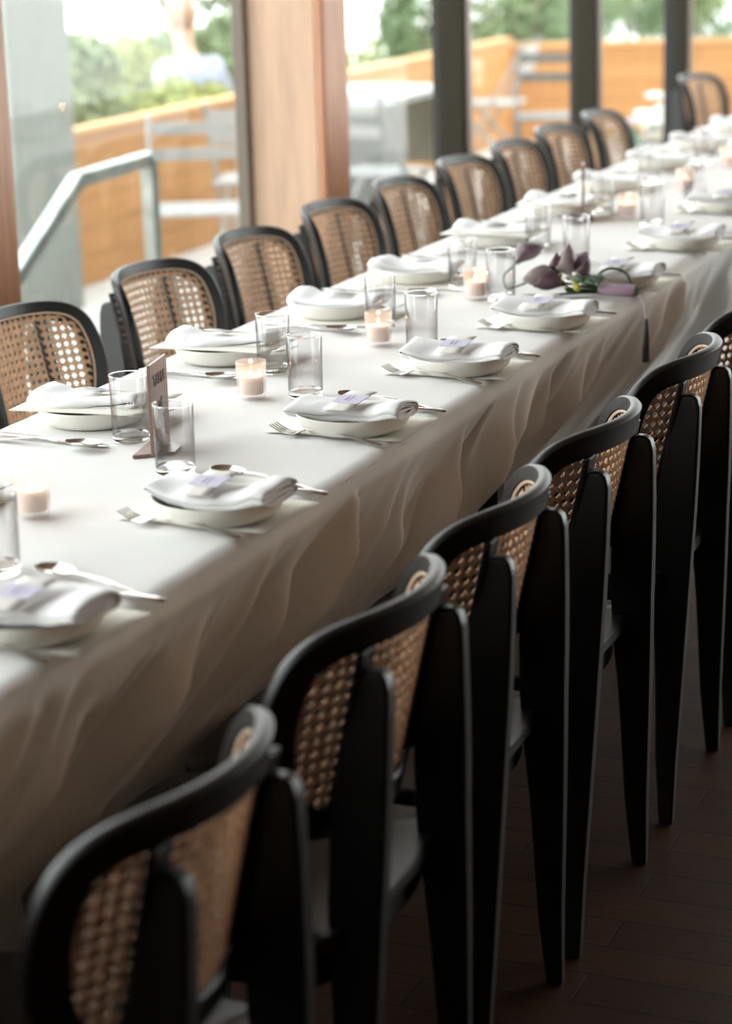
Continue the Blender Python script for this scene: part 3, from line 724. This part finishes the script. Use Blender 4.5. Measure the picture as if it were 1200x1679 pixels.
def make_card():
    r = empty('place_card')
    b = MB(); fn = lambda u, v: ((u-.5)*.050, (v-.5)*.078, .0012+.0035*math.cos((v-.5)*2.2))
    b.grid(fn, 4, 10); o = b.build('card_sheet', [M['card']], r); md = o.modifiers.new('s', 'SOLIDIFY'); md.thickness = .0007; md.offset = 0
    b = MB(); fn = lambda u, v: ((u-.5)*.050, (v-.5)*.034+.002, .0020+.0035*math.cos(((v-.5)*.034+.002)/.078*2.2)); b.grid(fn, 3, 6); b.build('lavender_band', M['card_band'], r)
    # two lines of tiny violet lettering and a numeral, too small to read
    b = MB(); rn = random.Random(3)
    for ln, (x, n) in enumerate(((-.006, 6), (.002, 7), (.010, 1))):
        for k in range(n):
            y = (k-(n-1)/2)*.0030+.002; z = .0026+.0035*math.cos(y/.078*2.2); h = .0013
            b.bar((x-h, y, z), (x+h, y, z), .0006, .0002)
            if rn.random() < .7: b.bar((x+(h if rn.random() < .5 else -h), y, z), (x+(h if rn.random() < .5 else -h), y+.0012, z), .0006, .0002)
    b.build('lettering', M['ink'], r, smooth=False)
    return r
def make_sheet():
    b = MB(); b.grid(lambda u, v: ((u-.5)*.225, (v-.5)*.165, .0012+.0008*math.sin(u*5)), 12, 6); o = b.build('menu_sheet', M['paper'])
    md = o.modifiers.new('s', 'SOLIDIFY'); md.thickness = .0007; md.offset = 0; return o
def make_sign():
    r = empty('table_number_sign')
    b = MB(); b.box(-.0025, .0025, 0, .088, .004, .140); b.build('panel', M['walnut'], r, smooth=False, bevel=.0006)
    b = MB(); b.add([(-.030, -.002, 0), (.026, .028, 0), (.026, .064, 0), (-.030, .094, 0), (-.030, -.002, .005), (.026, .028, .005), (.026, .064, .005), (-.030, .094, .005)],
                    [(3, 2, 1, 0), (4, 5, 6, 7), (0, 1, 5, 4), (1, 2, 6, 5), (2, 3, 7, 6), (3, 0, 4, 7)]); b.build('foot', M['walnut'], r, smooth=False)
    def txt(name, s, size, z, y, flip):
        cu = bpy.data.curves.new(name, 'FONT'); cu.body = s; cu.size = size; cu.align_x = 'CENTER'; cu.extrude = .0004; cu.offset = .0008
        o = bpy.data.objects.new(name, cu); C.objects.link(o)
        dg = bpy.context.evaluated_depsgraph_get(); dg.update(); me = bpy.data.meshes.new_from_object(o.evaluated_get(dg)); bpy.data.objects.remove(o)
        me.materials.clear(); me.materials.append(M['walnut_dark']); o = bpy.data.objects.new(name, me); C.objects.link(o); o.parent = r
        o.location = (.0030*(1 if not flip else -1), y, z); o.rotation_euler = (R(90), 0, R(90 if not flip else -90))
    for fl in (0, 1):
        txt('lettering', 'TABLE', .0215, .106, .044, fl); txt('numeral', '4', .068, .036, .044, fl)
    return r
plateP, tumP, votP, spoonP, forkP, knifeP, cardP, sheetP, signP = (Proto(f()) for f in (make_plate, make_tumbler_mesh, make_votive, make_spoon, make_fork, make_knife, make_card, make_sheet, make_sign))
napP = [Proto(make_napkin(s)) for s in (1, 2, 3, 4)]
CT = TZ+.0016
def side_name(rs): return 'room side' if rs else 'window side'
def setting(i, rs, x, y, jit):
    """one place setting; rs True = guest sits on the room side (+x)"""
    rn = random.Random(i*17+(1 if rs else 2)); base = 0 if rs else math.pi; sg = 1 if rs else -1
    def put(pr, dx, dy, z, da, label, cat, group, nm=None):
        o = pr.get(); o.location = (x+sg*dx, y+sg*dy, z); o.rotation_euler = (0, 0, base+da); tag(o, label, cat, group); return o
    wh = side_name(rs); od = nth(i)
    up_sheet = (not rs) and i in (1, 2, 5, 6)
    put(plateP, 0, 0, CT+(.0016 if not up_sheet else 0), 0, 'round ivory plate on the %s, %s to the camera' % (wh, od), 'plate', 'ivory plates under the napkins')
    if up_sheet:
        o = put(sheetP, -.008, .004, CT+.0315, rn.uniform(-.05, .1), 'ivory menu sheet lying on a plate, %s, %s to the camera' % (wh, od), 'paper', 'ivory menu sheets')
    else:
        o = put(sheetP, -.012, .022, CT, rn.uniform(-.06, .06), 'ivory menu sheet under a plate, %s, %s to the camera' % (wh, od), 'paper', 'ivory menu sheets')
    nz = CT+.0315-.013
    n = rn.choice(napP); 
    o = put(n, .0, .004, nz+(.004 if up_sheet else 0), rn.uniform(-.05, .05), 'folded white napkin on the plate on the %s, %s to the camera' % (wh, od), 'napkin', 'folded white napkins')
    o = put(cardP, -.004+rn.uniform(-.006, .006), -.012, nz+.0265, R(-10)+rn.uniform(-.15, .15), 'small white place card on the napkin, %s, %s to the camera' % (wh, od), 'card', 'place cards'); o.rotation_euler = (R(11), R(-3), o.rotation_euler[2])
    put(forkP, -.020+rn.uniform(-.006, .006), -.077+rn.uniform(-.004, .004), CT, R(-10)+rn.uniform(-.04, .04), 'steel fork left of the plate, %s, %s to the camera' % (wh, od), 'fork', 'steel forks')
    put(spoonP, -.012+jit, .168, CT, R(-14 if rs else -4)+rn.uniform(-.05, .05), 'steel spoon right of the plate, %s, %s to the camera' % (wh, od), 'spoon', 'steel spoons')
    put(knifeP, .0+jit, .142, CT, R(-4)+rn.uniform(-.04, .04), 'steel knife between plate and spoon, %s, %s to the camera' % (wh, od), 'knife', 'steel knives')
RPL = [(.207, .848), (.202, 1.352), (.186, 1.864), (.197, 2.319), (.214, 2.752), (.225, 3.209), (.228, 3.735), (.192, 4.341)]
for i, (x, y) in enumerate(RPL): setting(i, True, x, y, 0)
LPL = [(-.235, 1.30), (-.235, 1.802), (-.245, 2.302), (-.212, 2.75), (-.205, 3.168), (-.208, 3.686), (-.202, 4.207), (-.215, 4.69), (-.21, 5.2), (-.21, 5.7), (-.205, 6.2), (-.21, 6.7)]
for i, (x, y) in enumerate(LPL): setting(i, False, x, y, 0)
TR = [(.052, 1.033), (.043, 1.538), (.021, 2.056), (.067, 2.477), (.046, 2.985), (.056, 3.473), (.075, 4.046), (.085, 4.437)]
TL = [(-.115, 1.70), (-.111, 2.221), (-.08, 2.645), (-.079, 3.103), (-.080, 3.621), (-.103, 4.226), (-.144, 4.837), (-.11, 5.33), (-.10, 5.82), (-.11, 6.35)]
for lst, nm in ((TR, 'room side'), (TL, 'window side')):
    for i, (x, y) in enumerate(lst):
        o = tumP.get(); o.location = (x, y, CT); tag(o, 'empty clear tumbler in the row nearer the %s, %s to the camera' % (nm, nth(i)), 'glass', 'clear tumblers')
for i, (x, y) in enumerate([(-.041, 1.279), (-.062, 2.024), (-.024, 2.494), (-.009, 2.986), (-.019, 4.155), (-.002, 4.666), (-.009, 5.217), (-.01, 5.72), (-.02, 6.25)]):
    o = votP.get(); o.location = (x, y, CT); o.rotation_euler.z = i*.7; tag(o, 'lit pink candle in a ribbed glass on the table, %s to the camera' % nth(i), 'candle', 'lit votive candles')
o = signP.get(); o.location = (-.030, 1.606, CT); o.rotation_euler.z = R(11); tag(o, 'walnut table number sign standing between the two nearest pairs of tumblers', 'sign')
o = signP.get(); o.location = (-.105, 4.06, CT); o.rotation_euler.z = R(16); tag(o, 'walnut table number sign seen edge on, far down the table', 'sign')

# ------------------------------------------------------------------ bouquet lying on the table
A = Vector((.300, 3.075, CT+.014)); B = Vector((.105, 3.055, CT+.018)); D = (B-A).normalized()
bq = empty('bouquet', (0, 0, 0)); tag(bq, 'small bouquet of dusky purple calla lilies with green leaves lying across the table edge', 'bouquet')
S = Vector((D.y, -D.x, 0))
b = MB(); b.tube([A, A+D*.004, A+D*.055, A+D*.075], [.010, .0125, .0125, .010], 20); b.build('ribbon_wrap', M['ribbon'], bq)
b = MB()
for k in range(7):
    a = k*.9; o_ = Vector((0, math.cos(a)*.006, math.sin(a)*.006)); b.tube([A-D*.006+o_, A+D*.08+o_, A+D*.14+o_*2.4+Vector((0, 0, .006))], .0028, 8)
b.build('stem', M['leafD'], bq)
def curve(P, n=6):
    out = []
    for i in range(len(P)-1):
        p0, p1, p2, p3 = P[max(i-1, 0)], P[i], P[i+1], P[min(i+2, len(P)-1)]
        for k in range(n):
            t = k/n; out.append(.5*((2*p1)+(p2-p0)*t+(2*p0-5*p1+4*p2-p3)*t*t+(3*p1-p0-3*p2+p3)*t**3))
    return out+[P[-1]]
def calla(pt, d, size, mt, name='calla_bloom'):
    b = MB(); d = Vector(d).normalized(); u = d.orthogonal().normalized(); v = d.cross(u)
    def fn(i, j):
        a = i*2*math.pi; r = size*(.13+.50*math.sin(min(1, j*1.12)*1.75)**1.6*(1+.18*math.cos(a))); l = size*(j*1.30+.42*j**3*math.cos(a))
        return pt+d*l+u*math.cos(a)*r+v*math.sin(a)*r
    b.grid(fn, 24, 10, closeu=True); o = b.build(name, M[mt], bq); md = o.modifiers.new('s', 'SOLIDIFY'); md.thickness = .001
    b = MB(); b.tube([pt, pt+d*size*.9], [size*.06, size*.05], 8); b.build('spadix', M['creambloom'], bq)
H0 = A+D*.12
calla(A+D*.155+Vector((0, 0, .012)), (-.9, -.1, .35), .040, 'callapale'); calla(A+D*.125+Vector((0, .0, .022)), (-.55, .1, .8), .040, 'callapale')
calla(A+D*.14+Vector((0, -.012, .010)), (-.8, -.35, .3), .036, 'calla'); calla(A+D*.10+Vector((0, -.01, .022)), (-.2, -.2, .9), .030, 'calla')
calla(A+D*.11+Vector((0, .03, .012)), (-.6, .7, .5), .036, 'callapale')
calla(A+D*.16+Vector((0, .02, .02)), (-.6, .2, .85), .028, 'calla')
# the single calla reaching out on a curved stem
tip = Vector((-.012, 3.262, CT+.030))
b = MB(); b.tube(curve([A+D*.13, A+D*.20+Vector((-.01, .05, .006)), Vector((.03, 3.09, CT+.006)), Vector((.0, 3.14, CT+.008)), Vector((-.018, 3.20, CT+.016)), tip]), .0022, 8); b.build('long_stem', M['leafD'], bq)
calla(tip, (.35, .5, .6), .040, 'calla')
rn = random.Random(4)
for k in range(6):
    p = A+D*rn.uniform(.10, .165)+Vector((0, rn.uniform(-.03, .01), rn.uniform(.0, .03))); b = MB(); b.ball(p, rn.uniform(.005, .0085), n=12); b.build('berry', M['lime'], bq)
for k in range(3):
    p = A+D*rn.uniform(.09, .14)+Vector((0, rn.uniform(-.03, .02), rn.uniform(.012, .035))); b = MB()
    for q in range(6): b.ball(p+Vector((.005*math.cos(q), .005*math.sin(q), .002*(q % 2))), .0042, 1, 1, .6, 8)
    b.build('white_bloom', M['whitebloom'], bq)
for k in range(3):
    p = A+D*rn.uniform(.085, .12)+Vector((0, rn.uniform(-.02, .02), rn.uniform(.018, .034))); b = MB()
    for q in range(12): b.ball(p+Vector((rn.gauss(0, .004), rn.gauss(0, .004), rn.gauss(0, .004))), .0026, n=6)
    b.build('plum_bloom', M['plum'], bq)
def blade(name, pts, ws, mt):
    b = MB(); pts = [Vector(p) for p in pts]; vs = []
    for i, p in enumerate(pts):
        d = (pts[min(i+1, len(pts)-1)]-pts[max(i-1, 0)]).normalized(); sd = d.cross(Vector((0, 0, 1))).normalized()
        vs += [p-sd*ws[i], p-Vector((0, 0, ws[i]*.25)), p+sd*ws[i]]
    b.add(vs, [f for i in range(len(pts)-1) for f in ((3*i, 3*i+1, 3*i+4, 3*i+3), (3*i+1, 3*i+2, 3*i+5, 3*i+4))]); o = b.build(name, M[mt], bq)
    md = o.modifiers.new('s', 'SOLIDIFY'); md.thickness = .0008; return o
blade('long_leaf', [A+D*.07+Vector((0, -.010, -.004)), A+D*.13+Vector((0, -.022, -.006)), (.150, 3.005, CT+.012), (.115, 3.01, CT+.010), (.075, 3.03, CT+.006)], [.004, .011, .011, .008, .001], 'leafD')
for k in range(24):
    a = rn.uniform(-1.2, 1.2); p = A+D*rn.uniform(.07, .115)+Vector((0, rn.uniform(-.035, .0), .016)); q = p+D*rn.uniform(-.005, .03)+Vector((0, math.sin(a)*.03, abs(math.cos(a))*.026-.008))
    blade('sage_leaf', [p, (p+q)/2+Vector((0, 0, .005)), q], [.002, .009, .001], 'sage')
b = MB(); b.tube(curve([A+D*.075+Vector((0, .01, .004)), A+D*.085+Vector((0, .03, .022)), A+D*.065+Vector((0, .045, .036)), A+D*.035+Vector((0, .05, .028)), A+D*.02+Vector((0, .045, .006))]), .0028, 8, flat=.5); b.build('leaf_loop', M['leafD'], bq)
b = MB(); b.tube([A-D*.001, Vector((.322, 3.06, TZ-.01)), Vector((.338, 3.02, TZ-.045)), Vector((.345, 2.99, TZ-.07))], .0012, 6); b.build('ribbon_tail', M['ribbon'], bq)
b = MB(); b.tube([Vector((.338, 3.02, TZ-.030)), Vector((.346, 2.99, TZ-.060)), Vector((.352, 2.965, TZ-.105))], [.0025, .006, .0075], 10, flat=.5); b.build('tassel', M['blackribbon'], bq)
